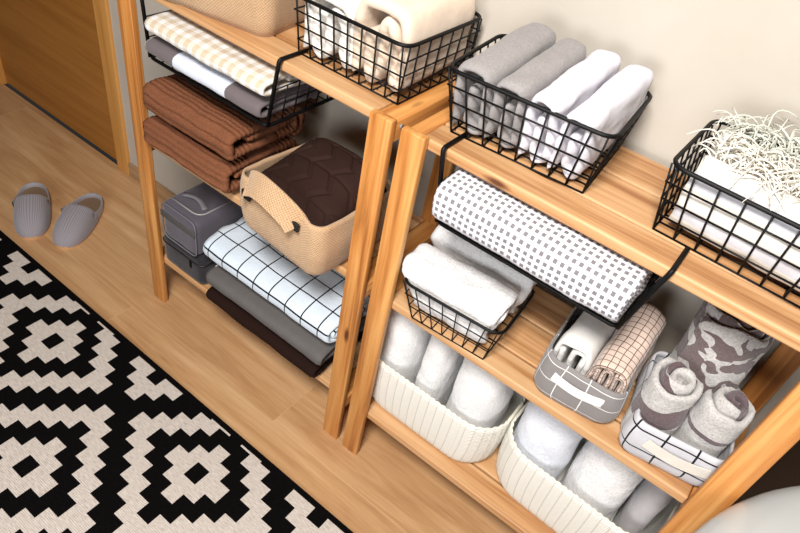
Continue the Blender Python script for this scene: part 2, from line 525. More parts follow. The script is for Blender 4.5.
# ------------------------------------------------------------------ shelving units
ZT, ZM, ZL = .974, .579, .177
PW, PDp, H = .049, .017, .98
def unit(x0, x1, label, rl, rr):
    t = thing('shelving_unit', label, 'shelf', ((x0+x1)/2, .16, 0), group='pine shelving units')
    for x in (x0, x1-PW):
        obj('leg', box(B(), x, x+PW, 0, PDp, 0, H, .0025), W['Z'], t)
    for x in (rl, rr):
        obj('leg', box(B(), x, x+PW*.95, .300, .317, 0, H-.02, .0025), W['Z'], t)
    for z in (ZT, ZM, ZL):
        for xa in (x0, x1-.034):
            xb = xa+.034
            if xa != x0: xa, xb = x1-PW, x1-.0
            r = obj('side_rail', box(B(), xa+.002, xb-.001, PDp, .300, z-.042, z-.001, .002), W['Y'], t)
            if z == ZT and xa != x0:
                s = B(); bmesh.ops.create_cone(s, cap_ends=True, segments=14, radius1=.0045, radius2=.0045, depth=.003)
                s.transform(Matrix.Translation((x1, .033, z-.014)) @ Matrix.Rotation(PI/2, 4, 'Y'))
                obj('screw', s, M_screw, r)
    return t
def slats(t, x0, x1, z, th=.021):
    bm = B()
    for (a, b) in ((.018, .081), (.0868, .1865), (.1922, .299)):
        box(bm, x0, x1, a, b, z-th, z, .003)
    obj('shelf', bm, WS, t, smooth=False)
UL = unit(-.7805, -.0204, 'left honey pine shelving unit holding bedding and brown towels', -.7805, -.083)
UR = unit(0, .749, 'right honey pine shelving unit holding white towels and wire baskets', -.0115, .704)
for z in (ZT, ZM, ZL):
    slats(UL, -.7465, -.0695, z); slats(UR, .034, .700, z)

# ------------------------------------------------------------------ rug, slippers
rb = B(); box(rb, -2.0, 1.1, -1.25, -.165, .0006, .006, .0015)
tag(obj('rug', rb, M_rug, smooth=False, loc=(-.45, -.7, 0), world=False) if False else obj('rug', rb, M_rug, smooth=False),
    'black and cream flatweave rug with stepped diamond pattern on the floor', 'rug')

def slipper(heel, toe, label, half=.056):
    h, t_ = Vector((*heel, 0)), Vector((*toe, 0)); dx = (t_-h); Ln = dx.length
    rz = math.atan2(dx.y, dx.x)
    T = thing('slipper', label, 'slipper', tuple((h+t_)/2), rz, 'grey house slippers')
    def wd(s):
        e = max(0.0, 1-abs(2*s-1)**2.6)**(1/2.2)
        return half*e*(.88+.14*s)
    X = lambda s: (s-.5)*Ln
    def outline(k=1, off=0, n=28):
        ss = [.5-.5*math.cos(PI*i/n) for i in range(n+1)]
        return [(X(s)*k, -wd(s)*k+off) for s in ss]+[(X(s)*k, wd(s)*k+off) for s in ss[::-1][1:-1]]
    def slab(k, z0, z1, mat, name):
        bm = B(); o = outline(k)
        lo = [bm.verts.new((p[0], p[1], z0)) for p in o]; hi = [bm.verts.new((p[0], p[1], z1)) for p in o]
        bm.faces.new(lo[::-1]); bm.faces.new(hi); n = len(o)
        for i in range(n): bm.faces.new((lo[i], lo[(i+1) % n], hi[(i+1) % n], hi[i]))
        return obj(name, bm, mat, T, smooth=False, world=False)
    slab(1.0, .0, .012, M_sole, 'sole'); slab(.93, .0122, .018, M_insole, 'insole')
    # upper: arched vamp from mid foot to toe, with thickness
    bm = B(); uvl = bm.loops.layers.uv.new('UVMap'); ns, nc = 26, 20
    def ring(off):
        rows = []
        for i in range(ns+1):
            t = i/ns; row = []
            for j in range(nc+1):
                a = PI*j/nc
                s0 = .41+.05*math.sin(a)
                s = s0+(1-s0)*t
                s = min(s, .9995)
                w = max(wd(s)+.002-off, .0006)
                hh = (.062*(1-t**2.6)**.55+.012)*(1-.12*t)-off
                c, sn = math.cos(a), math.sin(a)
                row.append(bm.verts.new((X(s)-off*t, -w*math.copysign(abs(c)**.8, c), .008+max(hh-.008, .003)*sn**.75)))
            rows.append(row)
        return rows
    o, inn = ring(0), ring(.004)
    def quad(a, b, c, d_, uvs):
        f = bm.faces.new((a, b, c, d_))
        for lp, q in zip(f.loops, uvs): lp[uvl].uv = q
    for i in range(ns):
        for j in range(nc):
            uv = ((j*.007, i*.006), (j*.007+.007, i*.006), (j*.007+.007, i*.006+.006), (j*.007, i*.006+.006))
            quad(o[i][j], o[i][j+1], o[i+1][j+1], o[i+1][j], uv)
            quad(inn[i][j+1], inn[i][j], inn[i+1][j], inn[i+1][j+1], uv)
    for j in range(nc): quad(o[0][j+1], o[0][j], inn[0][j], inn[0][j+1], ((0, 0),)*4)
    obj('upper', bm, M_slip, T, world=False)
    # low heel wall
    bm = B(); ss = [.51*(1-i/16) for i in range(17)]
    pts = [(X(s), -wd(s)-.001, s) for s in ss]+[(X(s), wd(s)+.001, s) for s in ss[::-1][1:]]
    rows = []
    for (x, y, s) in pts:
        z = .032+.020*max(0, (s-.2)/.27)**1.5
        v = Vector((x, y, 0)).normalized()
        rows.append([bm.verts.new((x*(1-k), y*(1-k), zz)) for k, zz in ((0, .010), (0, z), (.025, z+.002), (.06, z), (.06, .013))])
    for i in range(len(rows)-1):
        for k in range(4): bm.faces.new((rows[i][k], rows[i+1][k], rows[i+1][k+1], rows[i][k+1]))
    obj('heel_band', bm, M_slip, T, world=False)
slipper((-1.474, .034), (-1.240, -.120), 'grey felt slipper with lengthwise stripes, farther from the shelves')
slipper((-1.292, .150), (-1.140, -.078), 'grey felt slipper with crosswise ribbing, nearer the shelves')

# ------------------------------------------------------------------ wire baskets
def wire_basket(label, c_bot, sz_bot, c_top, sz_top, z0, h, rz, nx, ny, nz, rim_r=.0036, wr=.0017, back=True, group='black wire baskets'):
    """box of welded wire: rim, four side panels, base panel"""
    root = thing('wire_basket', label, 'basket', (c_bot[0], c_bot[1], z0), rz, group)
    dx, dy = Vector((c_top[0]-c_bot[0], c_top[1]-c_bot[1], 0)).xy
    cr, sr = math.cos(-rz), math.sin(-rz)
    ox, oy = dx*cr-dy*sr, dx*sr+dy*cr
    bx, by = sz_bot[0]/2, sz_bot[1]/2; tx, ty = sz_top[0]/2, sz_top[1]/2
    zb, zt = wr, h
    def P(u, v, w):  # u,v in -1..1, w 0..1
        return Vector((u*(bx+(tx-bx)*w)+ox*w, v*(by+(ty-by)*w)+oy*w, zb+(zt-zb)*w))
    rim = fillet([P(-1, -1, 1), P(1, -1, 1), P(1, 1, 1), P(-1, 1, 1)], .028, 6, True)
    obj('rim', tube(B(), rim, rim_r, 8, True), BLACK, root, world=False)
    def panel(fn, n):
        bm = B()
        for i in range(n+1):
            u = -1+2*i/n
            uu = u*.93 if abs(u) > .99 else u
            tube(bm, [fn(u, 0), fn(uu, .985)], wr, 6)
        for k in range(nz):
            w = k/nz
            tube(bm, [fn(-1, w), fn(1, w)], wr, 6)
        return bm
    obj('wire_panel', panel(lambda u, w: P(u, -1, w), nx), BLACK, root, world=False)
    obj('wire_panel', panel(lambda u, w: P(u, 1, w), nx), BLACK, root, world=False)
    obj('wire_panel', panel(lambda u, w: P(-1, u, w), ny), BLACK, root, world=False)
    obj('wire_panel', panel(lambda u, w: P(1, u, w), ny), BLACK, root, world=False)
    bm = B()
    for i in range(nx+1): tube(bm, [P(-1+2*i/nx, -1, 0), P(-1+2*i/nx, 1, 0)], wr, 6)
    for i in range(1, ny): tube(bm, [P(-1, -1+2*i/ny, .0), P(1, -1+2*i/ny, .0)], wr, 6)
    obj('base_panel', bm, BLACK, root, world=False)
    return root

def hang_basket(label, x0t, x1t, x0b, x1b, z0, yb):
    """under-shelf basket: flat straps hook over the shelf and carry a wire tray"""
    root = thing('hanging_wire_basket', label, 'basket', ((x0b+x1b)/2, .1, z0), 0, 'under-shelf wire baskets')
    zt = ZT+.0045; y0 = .0075; r = .0042
    for (xt, xb) in ((x0t, x0b), (x1t, x1b)):
        pts = fillet([(xt, .080, zt), (xt, y0, zt), (xb, y0-.006, z0)], .007, 4)
        obj('hook', tube(B(), pts, r, 8), BLACK, root)
    front = fillet([(x0b, y0-.006, z0), (x0b, y0-.008, z0-.002), (x1b, y0-.008, z0-.002), (x1b, yb, z0)], .012, 5)
    fr_ = fillet([(x0b, yb, z0), (x0b, y0-.006, z0), (x1b, y0-.006, z0), (x1b, yb, z0)], .014, 5, True)
    obj('frame', tube(B(), fr_, r, 8, True), BLACK, root)
    bm = B(); n = 11; wr = .0016; zr = ZT-.04
    for i in range(1, n):
        x = x0b+(x1b-x0b)*i/n; tube(bm, [(x, y0-.004, z0), (x, yb, z0)], wr, 6)
    for k in range(1, 6):
        y = y0+(yb-y0)*k/6; tube(bm, [(x0b, y, z0), (x1b, y, z0)], wr, 6)
    obj('base_panel', bm, BLACK, root)
    for (xt, xb) in ((x0t, x0b), (x1t, x1b)):
        bm = B(); n = 6
        for k in range(1, n+1):
            y = y0+(yb-y0)*k/n; tube(bm, [(xb, y, z0), (xb+(xt-xb)*.62, y, zr-.02)], wr, 6)
        for k in (1, 2):
            w = k/2*.62; z = z0+(zr-.02-z0)*k/2
            tube(bm, [(xb+(xt-xb)*w, y0-.004, z), (xb+(xt-xb)*w, yb, z)], wr, 6)
        obj('wire_panel', bm, BLACK, root)
    bm = B(); n = 11
    for i in range(0, n+1):
        x = x0b+(x1b-x0b)*i/n; tube(bm, [(x, yb, z0), (x, yb, zr-.02)], wr, 6)
    for k in (1, 2):
        tube(bm, [(x0b, yb, z0+(zr-.02-z0)*k/2), (x1b, yb, z0+(zr-.02-z0)*k/2)], wr, 6)
    obj('wire_panel', bm, BLACK, root)
    return root

wire_basket('black wire basket of white and cream linens on left pine shelf', (-.179, .184), (.242, .236), (-.18, .178), (.262, .25), ZT, .113, 0, 8, 7, 4)
wire_basket('black wire basket holding two grey and two white towels', (.1745, .176), (.248, .196), (.168, .171), (.292, .214), ZT, .113, math.radians(4.5), 8, 7, 4)
wire_basket('black wire basket holding fringed cream throws on right pine shelf', (.565, .182), (.27, .19), (.560, .181), (.30, .216), ZT, .116, math.radians(-1.5), 8, 7, 4)
wire_basket('small black wire basket of plush white towels on middle shelf', (.182, .090), (.168, .148), (.170, .098), (.224, .172), ZM, .083, math.radians(4), 7, 5, 3, rim_r=.0032, wr=.0013)
hang_basket('under-shelf black wire basket holding grey checked roll', .083, .486, .108, .460, .842, .215)
hang_basket('under-shelf black wire basket holding beige gingham and grey-white linens', -.700, -.294, -.680, -.314, .829, .215)

# ------------------------------------------------------------------ folded textiles
def ctag(name, bm, mat, label, cat, loc, group=None, rz=0):
    o = obj(name, bm, mat, loc=loc, rz=rz); tag(o, label, cat, group); return o

def arch_path(w, h, th, wob=0, seed=0, inner=True):
    rnd = random.Random(seed); j = lambda: (rnd.random()-.5)*wob
    a = w/2-th/2
    f = .94 if h/w > 1.5 else .97
    pts = [(-a*1.05+j(), th*.5), (-a+j(), h*.35), (-a*f+j(), h*.68), (-a*.82, h*.89), (-a*.38, h-th*.5), (a*.38, h-th*.5), (a*.82, h*.89), (a*f+j(), h*.68), (a+j(), h*.35), (a*1.02+j(), th*1.2)]
    if inner:      # the rest is pleated up and down inside, right to left
        n = max(1, int((2*a-th*1.1)/(th*1.06)))
        n -= (n % 2 == 0)
        step = (2*a-th*1.1)/n if n > 1 else 2*a
        x = a; rnd2 = random.Random(seed+5)
        for k in range(n):
            x1 = a-th*1.08-k*((2*a-2*th*1.08)/max(1, n-1)) if n > 1 else 0
            lo = th*(.55+.7*rnd2.random()); hi = h-th*1.5-h*.07*(abs(x1)/a)**2-th*.2*rnd2.random()
            if k % 2 == 0: seq = [((x+x1)/2, lo*.8), (x1+j()*.2, lo+th*.9), (x1+j()*.3, h*.4), (x1, hi-th*.8)]
            else: seq = [((x+x1)/2, hi+th*.1), (x1, hi-th*.8), (x1+j()*.3, h*.4), (x1+j()*.2, lo+th*.9)]
            pts += seq; x = x1
    return catmull([(p[0], p[1], 0) for p in pts], .0035)

# --- basket B: four towels
ca, sa = math.cos(math.radians(4.5)), math.sin(math.radians(4.5))
spec = [(.078, .069, M_greymel, 'thick grey folded towel, leftmost in the wire basket', .128),
        (.142, .062, M_greymel, 'grey folded towel between grey and white ones in the wire basket', .124),
        (.202, .057, M_whitecot, 'white folded towel beside the grey ones in the wire basket', .127),
        (.261, .055, M_whitecot, 'white folded towel at right end of the grey-and-white row', .124)]
for k, (x, w, mt, lb, h) in enumerate(spec):
    Y0 = .073+(x-.05)*.079
    L = Vector((.055, 1, .16)).normalized(); A = Vector((ca, sa, 0)); Bv = A.cross(L)*1.0
    if Bv.z < 0: Bv = -Bv
    bm = ribbon(arch_path(w, h, .0155, .006, k), .0155, 0, .205, (x, Y0, ZT+.005), A, Bv, L, 26, .0045, 22, k, open_amp=.005, endround=.7)
    ctag('folded_towel', bm, mt, lb, 'towel', (x, Y0+.1, ZT), 'folded towels in the wire basket')
# --- basket A
bm = ribbon(arch_path(.122, .130, .0175, .010, 21), .0175, 0, .215, (-.236, .073, ZT+.005), (1, 0, 0), (0, -.08, 1), (0, 1, .08), 26, .005, 12, 3, open_amp=.004)
ctag('folded_linen', bm, M_ivory, 'white ruffled folded linen at left in the wire basket', 'linen', (-.236, .18, ZT), 'folded linens in the wire basket')
bm = ribbon(arch_path(.122, .158, .022, .008, 22), .022, 0, .215, (-.118, .073, ZT+.005), (1, 0, 0), (0, -.06, 1), (0, 1, .06), 26, .004, 12, 4, open_amp=.004)
ctag('folded_linen', bm, M_cream, 'cream folded linen with rounded top at right in the wire basket', 'linen', (-.122, .18, ZT), 'folded linens in the wire basket')

# --- hanging basket R: grey checked roll
bm = ribbon(flat_spiral(.200, .104, .010, 3.8, 3.4, start=-PI/2+.5, sgn=1), .010, -.178, .174, (.283, .062, .8950), (0, 1, 0), (0, 0, 1), (1, 0, 0), 40, .004, 12, 6, open_amp=.004)
ctag('rolled_sheet', bm, M_dots, 'white sheet with grey square check rolled in the hanging wire basket', 'sheet', (.283, .098, .845))
# --- hanging basket L: two linens
bm = ribbon(flat_spiral(.195, .052, .010, 2.2, 4.2, start=-PI/2+.6, sgn=1), .010, -.178, .172, (-.494, .074, .8595), (0, 1, 0), (0, 0, 1), (1, 0, 0), 40, .003, 12, 7, warp=None)
# bands run along the length: shift v so the white band sits mid-right
uv = bm.loops.layers.uv.active
for f in bm.faces:
    for lp in f.loops: lp[uv].uv.y += .17
ctag('folded_linen', bm, M_three, 'grey folded linen with a white middle band under beige gingham', 'linen', (-.491, .092, .845), 'linens in the left hanging basket')
bm = ribbon(flat_spiral(.190, .050, .010, 2.2, 3.4, start=-PI/2+.5, sgn=1), .010, -.176, .178, (-.486, .068, .9120), (0, 1, 0), (0, 0, 1), (1, 0, 0), 40, .0035, 13, 8, open_amp=.004)
ctag('folded_linen', bm, M_beigecheck, 'beige and white gingham folded linen on top in hanging wire basket', 'linen', (-.488, .09, .89), 'linens in the left hanging basket')

# --- brown towels
for k, (z, x0, x1, y, w, hh, lb) in enumerate([(ZM+.001, -.706, -.420, .090, .254, .098, 'brown ribbed folded towel, lower one of two on left middle shelf'),
                                    (ZM+.099, -.699, -.404, .094, .254, .094, 'brown ribbed folded towel, upper one of two on left middle shelf')]):
    bm = ribbon(flat_spiral(w, hh, .0185, 2.6, 9, start=-PI/2+.3, sgn=1, step=.0028), .0185, x0, x1, (0, y, z+hh/2+.002), (0, 1, 0), (0, 0, 1), (1, 0, 0), 34, .005, 13, 11+k, rib=(.0055, .0122), open_amp=.006)
    ctag('folded_towel', bm, M_brown, lb, 'towel', ((x0+x1)/2, y, z), 'brown folded towels')

# --- basket D: plush white towels
for k, (y, z, dia, x0, x1, lb) in enumerate([(.058, .650, .112, .048, .268, 'plush white folded towel at the front of the small wire basket'),
                                       (.152, .664, .076, .044, .274, 'plush white folded towel behind another in the small wire basket')]):
    def wz(a, b, l, s, c=(x0+x1)/2):
        q = min(1, max(0, (.022-b)/.06)); return (a*(1-.10*q)+.007*q, b, c+.012*q+(l-c)*(1-.24*q))
    bm = ribbon(flat_spiral(dia*1.0, .136, .019, 2.4, 5.5, start=-PI/2, sgn=-1), .017, x0, x1, (0, y, z), (0, 1, 0), (0, 0, 1), (1, .07, 0), 30, .006, 18, 15+k, fine=.0014, open_amp=.008, warp=wz)
    ctag('plush_towel', bm, M_white2, lb, 'towel', ((x0+x1)/2, y, ZM+.004), 'plush white towels')

# --- fabric and plastic baskets
def soft_shell(hx, hy, h, r, th, taper=.006, bulge=.004, seed=0, nlev=12, rip=0, amp=.003, sag=0):
    lv = []
    for i in range(nlev+1):
        t = i/nlev
        e = taper*(1-t)
        k = bulge*math.sin(PI*t)
        rr = 0.008*(1-min(1, t*nlev/1.5))
        lv.append((h*t, hx-e+k-rr, hy-e+k-rr, r))
    def fn(q, u, v, inn):
        t = q.z/h
        n = fbm(q, 13, seed)*amp
        d_ = Vector((q.x, q.y, 0)).normalized()
        z = q.z-(sag*t*math.cos(u*9+seed)*.5 if sag else 0)+(fbm(Vector((u*6, seed, 0)), 2, seed)*amp*t if sag else 0)
        off = n
        if rip and not inn: off += rip*abs(math.sin(PI*u/.0074))
        return Vector((q.x+d_.x*off, q.y+d_.y*off, z))
    return shell(lv, th, outer_fn=fn, m=130 if rip else 12, n=24 if rip else 8)

def local_basket(name, label, cat, loc, rz, bm, mat, group=None, part='body'):
    t = thing(name, label, cat, loc, rz, group)
    obj(part, bm, mat, t, world=False)
    return t

# plastic knit baskets
def plastic(label, loc, rz, hx, hy):
    t = local_basket('plastic_basket', label, 'basket', loc, rz, soft_shell(hx, hy, .172, .080, .004, .008, .004, 1, 12, .0011, 0), M_knit, 'cream knit-pattern plastic baskets')
    pts = [Vector((p[0], p[1], .172)) for p in rrect(hx-.002, hy-.002, .078, 14, 30)]
    N = len(pts); big = []
    for i, p in enumerate(pts):
        q = pts[(i+1) % N]
        for k in range(2):
            s = p+(q-p)*k/2; d_ = Vector((s.x, s.y, 0)).normalized()
            w = (i*2+k)*PI/2.0
            big.append(s+Vector((0, 0, .0016*math.sin(w)))+d_*.0014*math.cos(w))
    obj('braided_rim', tube(B(), big, .0033, 6, True), plain('cream_rim', srgb(230, 224, 206), .5), t, world=False)
    return t
plastic('cream knit-textured plastic basket of three white towels on bottom shelf', (.164, .148, ZL), 0, .190, .108)
plastic('cream knit-textured plastic basket at right, partly out of frame', (.546, .160, ZL), math.radians(-2), .187, .108)

def stand_towel(x, y, w, dep, z0, z1, mat, label, seed, th=.016, lean=(0, .03), cat='towel', group='white towels in the plastic baskets', fine=.0008, turns=2.0, name='folded_towel'):
    L = Vector((lean[0], lean[1], 1)).normalized()
    bm = ribbon(flat_spiral(w, dep, th, turns, 2.6, start=PI/2+.4, sgn=1), th, 0, z1-z0, (x, y, z0), (1, 0, 0), (0, 1, 0), L, 28, .006, 13, seed, fine=fine, open_amp=.01, endround=.7)
    return ctag(name, bm, mat, label, cat, (x, y, z0), group)
Z0 = ZL+.007
stand_towel(.050, .146, .118, .186, Z0, .535, M_white, 'white towel at left end of the left plastic basket', 31)
stand_towel(.153, .144, .088, .184, Z0, .535, M_white, 'white towel between two others in the left plastic basket', 32)
stand_towel(.268, .146, .142, .186, Z0, .535, M_white, 'wide white towel at right end of the left plastic basket', 33)
stand_towel(.440, .156, .150, .180, Z0, .535, terry('bluish_white_terry', srgb(232, 235, 244)), 'smooth bluish white towel in the right plastic basket', 34)
stand_towel(.584, .156, .148, .176, Z0, .49, M_white2, 'fluffy white towel with curled edge in the right plastic basket', 35, th=.020, fine=.0018, turns=1.6)
stand_towel(.682, .172, .066, .150, Z0, .50, cloth('pale_grey_cloth', srgb(178, 174, 176)), 'pale grey cloth squeezed against the right leg, bottom shelf', 36, th=.011, turns=1.6, cat='cloth', name='folded_cloth')

def tape(bm, pts, width, th, up=(0, 0, 1)):
    """flat strap along pts"""
    pts = [Vector(p) for p in pts]; up = Vector(up).normalized(); rows = []
    uvl = bm.loops.layers.uv.verify()
    for i, p in enumerate(pts):
        d_ = (pts[min(i+1, len(pts)-1)]-pts[max(i-1, 0)]).normalized(); n = d_.cross(up).normalized()
        u2 = n.cross(d_).normalized()
        rows.append([bm.verts.new(p+u2*a*width/2+n*b*th/2) for a, b in ((-1, -1), (1, -1), (1, 1), (-1, 1))])
    for i in range(len(rows)-1):
        for k in range(4): bm.faces.new((rows[i][k], rows[i][(k+1) % 4], rows[i+1][(k+1) % 4], rows[i+1][k]))
    bm.faces.new(rows[0][::-1]); bm.faces.new(rows[-1]); return bm

# grey grid basket
g = local_basket('fabric_basket', 'grey fabric basket with white grid lines and white handle', 'basket', (.444, .138, ZM), math.radians(5),
                 soft_shell(.078, .103, .098, .032, .0035, -.004, .004, 5, 10, 0, .004, .006), M_ggrid, 'grid fabric baskets')
pts = [Vector((-.050+.1*t, -.1075-.005*math.sin(PI*t), .066-.004*math.sin(PI*t))) for t in [i/16 for i in range(17)]]
obj('handle', tape(B(), pts, .020, .002), M_tape, g, world=False, smooth=False)['label'] = 'white cotton tape handle'
bm = ribbon(arch_path(.070, .135, .010, .004, 41), .010, 0, .165, (.415, .062, ZM+.006), (1, .05, 0), (0, -.10, 1), (0, 1, .10), 24, .005, 16, 41, open_amp=.008)
ctag('folded_cloth', bm, cloth('white_jersey', srgb(228, 226, 222)), 'white folded cloth in the grey grid fabric basket', 'cloth', (.418, .15, ZM), 'cloths in the grey grid basket')
bm = ribbon(arch_path(.074, .150, .009, .004, 42), .009, 0, .165, (.487, .066, ZM+.006), (1, .05, 0), (0, -.22, 1), (0, 1, .22), 24, .005, 16, 42, open_amp=.008)
ctag('folded_cloth', bm, M_pinkcheck, 'beige folded cloth with fine brown checks in grey grid basket', 'cloth', (.489, .15, ZM), 'cloths in the grey grid basket')

# black and white grid basket
g = local_basket('fabric_basket', 'pale fabric basket with black grid lines holding mauve towels', 'basket', (.624, .128, ZM), math.radians(9),
                 soft_shell(.081, .098, .096, .024, .0035, .0, .004, 8, 10, 0, .004, .006), M_bwgrid, 'grid fabric baskets')
pts = [Vector((-.048+.112*t, -.1040-.003*math.sin(PI*t), .060-.006*math.sin(PI*t))) for t in [i/16 for i in range(17)]]
obj('handle', tape(B(), pts, .023, .002), M_tape2, g, world=False, smooth=False)['label'] = 'ecru tape handle'
def roll(x, y, r, z0, z1, mat, label, seed, lean, th=.012, turns=2.9, sy=1.0):
    L = Vector((lean[0], lean[1], 1)).normalized(); A = Vector((1, 0, 0)); A = (A-L*A.dot(L)).normalized(); Bv = L.cross(A)
    bm = ribbon(flat_spiral(2*r, 2*r*sy, th, turns, 2.1, start=1.2+seed, sgn=1, pitch=th*1.12), th, 0, z1-z0, (x, y, z0), A, Bv, L, 30, .006, 17, seed, fine=.001, open_amp=.016, endround=.7,
                warp=lambda a, b, l, s: (a, b, l+ (l/(z1-z0))**3*.016*s))
    ctag('rolled_towel', bm, mat, label, 'towel', (x, y, z0), 'rolled mauve towels in the fabric basket')
roll(.590, .078, .047, ZM+.008, .750, M_jacq1, 'rolled pale towel with wide mauve band, front left in basket', 51, (-.03, -.02))
roll(.668, .096, .045, ZM+.008, .750, M_jacq2, 'rolled pale towel with thin mauve band, front right in basket', 52, (.02, -.02))
roll(.612, .178, .069, ZM+.008, .850, M_jacq3, 'tall rolled mauve floral towel at the back of the basket', 53, (-.02, .03), th=.014)

# ------------------------------------------------------------------ burlap boxes
t = local_basket('burlap_box', 'burlap storage box standing on the left unit top shelf', 'box', (-.533, .138, ZT), math.radians(9),
                 soft_shell(.150, .118, .230, .030, .005, .0, .006, 12, 14, 0, .004), M_burlap, 'burlap storage boxes')
t = local_basket('burlap_box', 'burlap storage box with handle holding dark brown quilt', 'box', (-.214, .060, ZM), math.radians(-4),
                 soft_shell(.126, .118, .150, .030, .005, .006, .007, 13, 14, 0, .004, .010), M_burlap, 'burlap storage boxes')
pts = [Vector((-.088+.160*u, -.127-.012*math.sin(PI*u), .120+.046*math.sin(PI*min(1,u**.75))**.7+.008*u)) for u in [i/20 for i in range(21)]]
hb = tape(B(), pts, .054, .004, (0, .45, .9))
uvl = hb.loops.layers.uv.verify()
for f in hb.faces:
    for lp in f.loops: lp[uvl].uv = (lp.vert.co.x, lp.vert.co.z)
h_ = obj('handle', hb, M_burlap, t, world=False, smooth=False)
for (a, z, w) in ((-.080, .117, .026), (.068, .131, .022)):
    bm = box(B(), a-w/2, a+w/2, -.1330, -.1275, z-.011, z+.009, .001)
    obj('handle_tab', bm, plain('black_tab', srgb(18, 16, 15), .6), h_, world=False)['label'] = 'black handle tab'

# quilt
bm = B(); uvl = bm.loops.layers.uv.new('UVMap'); nu, nv = 130, 110
gridv = []
for side in (1, -1):
    rows = []
    for i in range(nu+1):
        row = []
        for j in range(nv+1):
            a, b = -1+2*i/nu, -1+2*j/nv
            k = max(0, 1-abs(a)**4)**.5*max(0, 1-abs(b)**4)**.5
            x, y = a*.113, b*.104
            z = .120+side*(.055 if side > 0 else .05)*k
            if side > 0:
                q = abs(math.sin((x*38+abs(((y*15) % 1)-.5)*2.2)*1.4))   # stitched chevrons
                l2 = abs(math.sin(y*15*PI))
                z += (.0055*min(1, q*2.2)*min(1, l2*3+.3)+fbm((x, y, 3), 10, 3)*.008+.038*b)*k
            row.append((x, y, z))
        rows.append(row)
    gridv.append(rows)
top = [[bm.verts.new(p) for p in r] for r in gridv[0]]
bot = [[top[i][j] if i in (0, nu) or j in (0, nv) else bm.verts.new(gridv[1][i][j]) for j in range(nv+1)] for i in range(nu+1)]
for i in range(nu):
    for j in range(nv):
        bm.faces.new((top[i][j], top[i+1][j], top[i+1][j+1], top[i][j+1]))
        bm.faces.new((bot[i][j+1], bot[i+1][j+1], bot[i+1][j], bot[i][j]))
place(bm, (-.214, .062, ZM), math.radians(-4))
ctag('quilt', bm, M_quilt, 'dark brown quilted bedspread folded inside the burlap box', 'bedspread', (-.214, .066, ZM+.07))

# ------------------------------------------------------------------ bottom shelf left
def bedding(z, hh, x0, x1, y, w, mat, label, seed, th=.014, turns=1.9, nn=4.5, amp=.004, op=.005, name='folded_bedding'):
    bm = ribbon(flat_spiral(w, hh, th, turns, nn, start=-PI/2+.5, sgn=1), th, x0, x1, (0, y, z+hh/2+.001), (0, 1, 0), (0, 0, 1), (1, 0, 0), 40, amp, 9, seed, open_amp=op)
    return ctag(name, bm, mat, label, 'bedding', ((x0+x1)/2, y, z), 'folded bedding on the bottom shelf')
bedding(ZL+.002, .060, -.514, -.112, .094, .244, M_darkbrown, 'dark brown folded blanket at the bottom of the bedding stack', 61)
gs = bedding(ZL+.064, .067, -.510, -.097, .097, .250, M_greysheet, 'grey folded blanket under the white checked bedding', 62)
bm = ribbon(flat_spiral(.216, .060, .012, 1.0, 3.0, start=PI/2+.5, sgn=1), .012, -.5105, -.500, (0, .098, ZL+.064+.034), (0, 1, 0), (0, 0, 1), (1, 0, 0), 4, .002, 9, 62)
obj('lining', bm, M_whitecot, gs)['label'] = 'white lining edge'
bedding(ZL+.132, .090, -.534, -.090, .108, .244, M_check, 'white folded bedding with black grid lines, top of the stack', 63, th=.015, turns=2.3, nn=3.3, op=.008)

# toiletry bags
def bag(x0, x1, y0, y1, z0, z1, r, mat, label, bev=4):
    t = thing('toiletry_bag', label, 'bag', ((x0+x1)/2, (y0+y1)/2, z0), 0, 'stacked grey toiletry bags')
    bm = box(B(), x0, x1, y0, y1, z0, z1, r, 6)
    bmesh.ops.subdivide_edges(bm, edges=[e for e in bm.edges if e.calc_length() > .03], cuts=6, use_grid_fill=True)
    for v in bm.verts:
        v.co += v.normal*0+Vector((fbm(v.co, 14, 1), fbm(v.co, 14, 2), fbm(v.co, 14, 3)))*.003
    obj('body', bm, mat, t)
    return t
b1 = bag(-.728, -.556, .012, .205, ZL+.001, .292, .022, M_bagdark, 'dark grey felt toiletry bag under the lighter grey bag')
b2 = bag(-.703, -.562, .002, .190, .2945, .418, .020, M_bag, 'grey nylon toiletry bag with zip and handle on darker bag')
def loop(bm, x0, x1, y, z0, z1, r, rad):
    pts = fillet([(x0, y, z0), (x1, y, z0), (x1, y, z1), (x0, y, z1)], r, 6, True); return tube(bm, pts, rad, 6, True)
obj('piping', loop(B(), -.700, -.565, .0045, .298, .415, .022, .0022), M_greyline, b2)
obj('front_band', box(B(), -.701, -.564, -.0005, .004, .370, .388, .0008), M_bagstripe, b2)
zp = B(); zpts = fillet([(-.690, .030, .4185), (-.578, .030, .4185), (-.578, .170, .4185)], .03, 8)
tube(zp, zpts, .0024, 6); z_ = obj('zip', zp, M_zip, b2)
hp = B(); tape(hp, [(-.680+.09*k/10, .06+.012*math.sin(PI*k/10), .4205+.006*math.sin(PI*k/10)) for k in range(11)], .004, .016, (0, 0, 1))
obj('handle', hp, M_greyline, b2)
pl = box(B(), -.583, -.577, .022, .027, .392, .418, .001); obj('zip_pull', pl, M_zip, z_)
zp = B(); tube(zp, fillet([(-.7285, .16, .262), (-.7285, .0115, .262), (-.5555, .0115, .262), (-.5555, .18, .262)], .022, 8), .003, 6)
z_ = obj('zip', zp, plain('black_zip', srgb(24, 22, 24), .5), b1)
obj('zip_pull', box(B(), -.604, -.597, .006, .0105, .238, .262, .001), BLACK, z_)

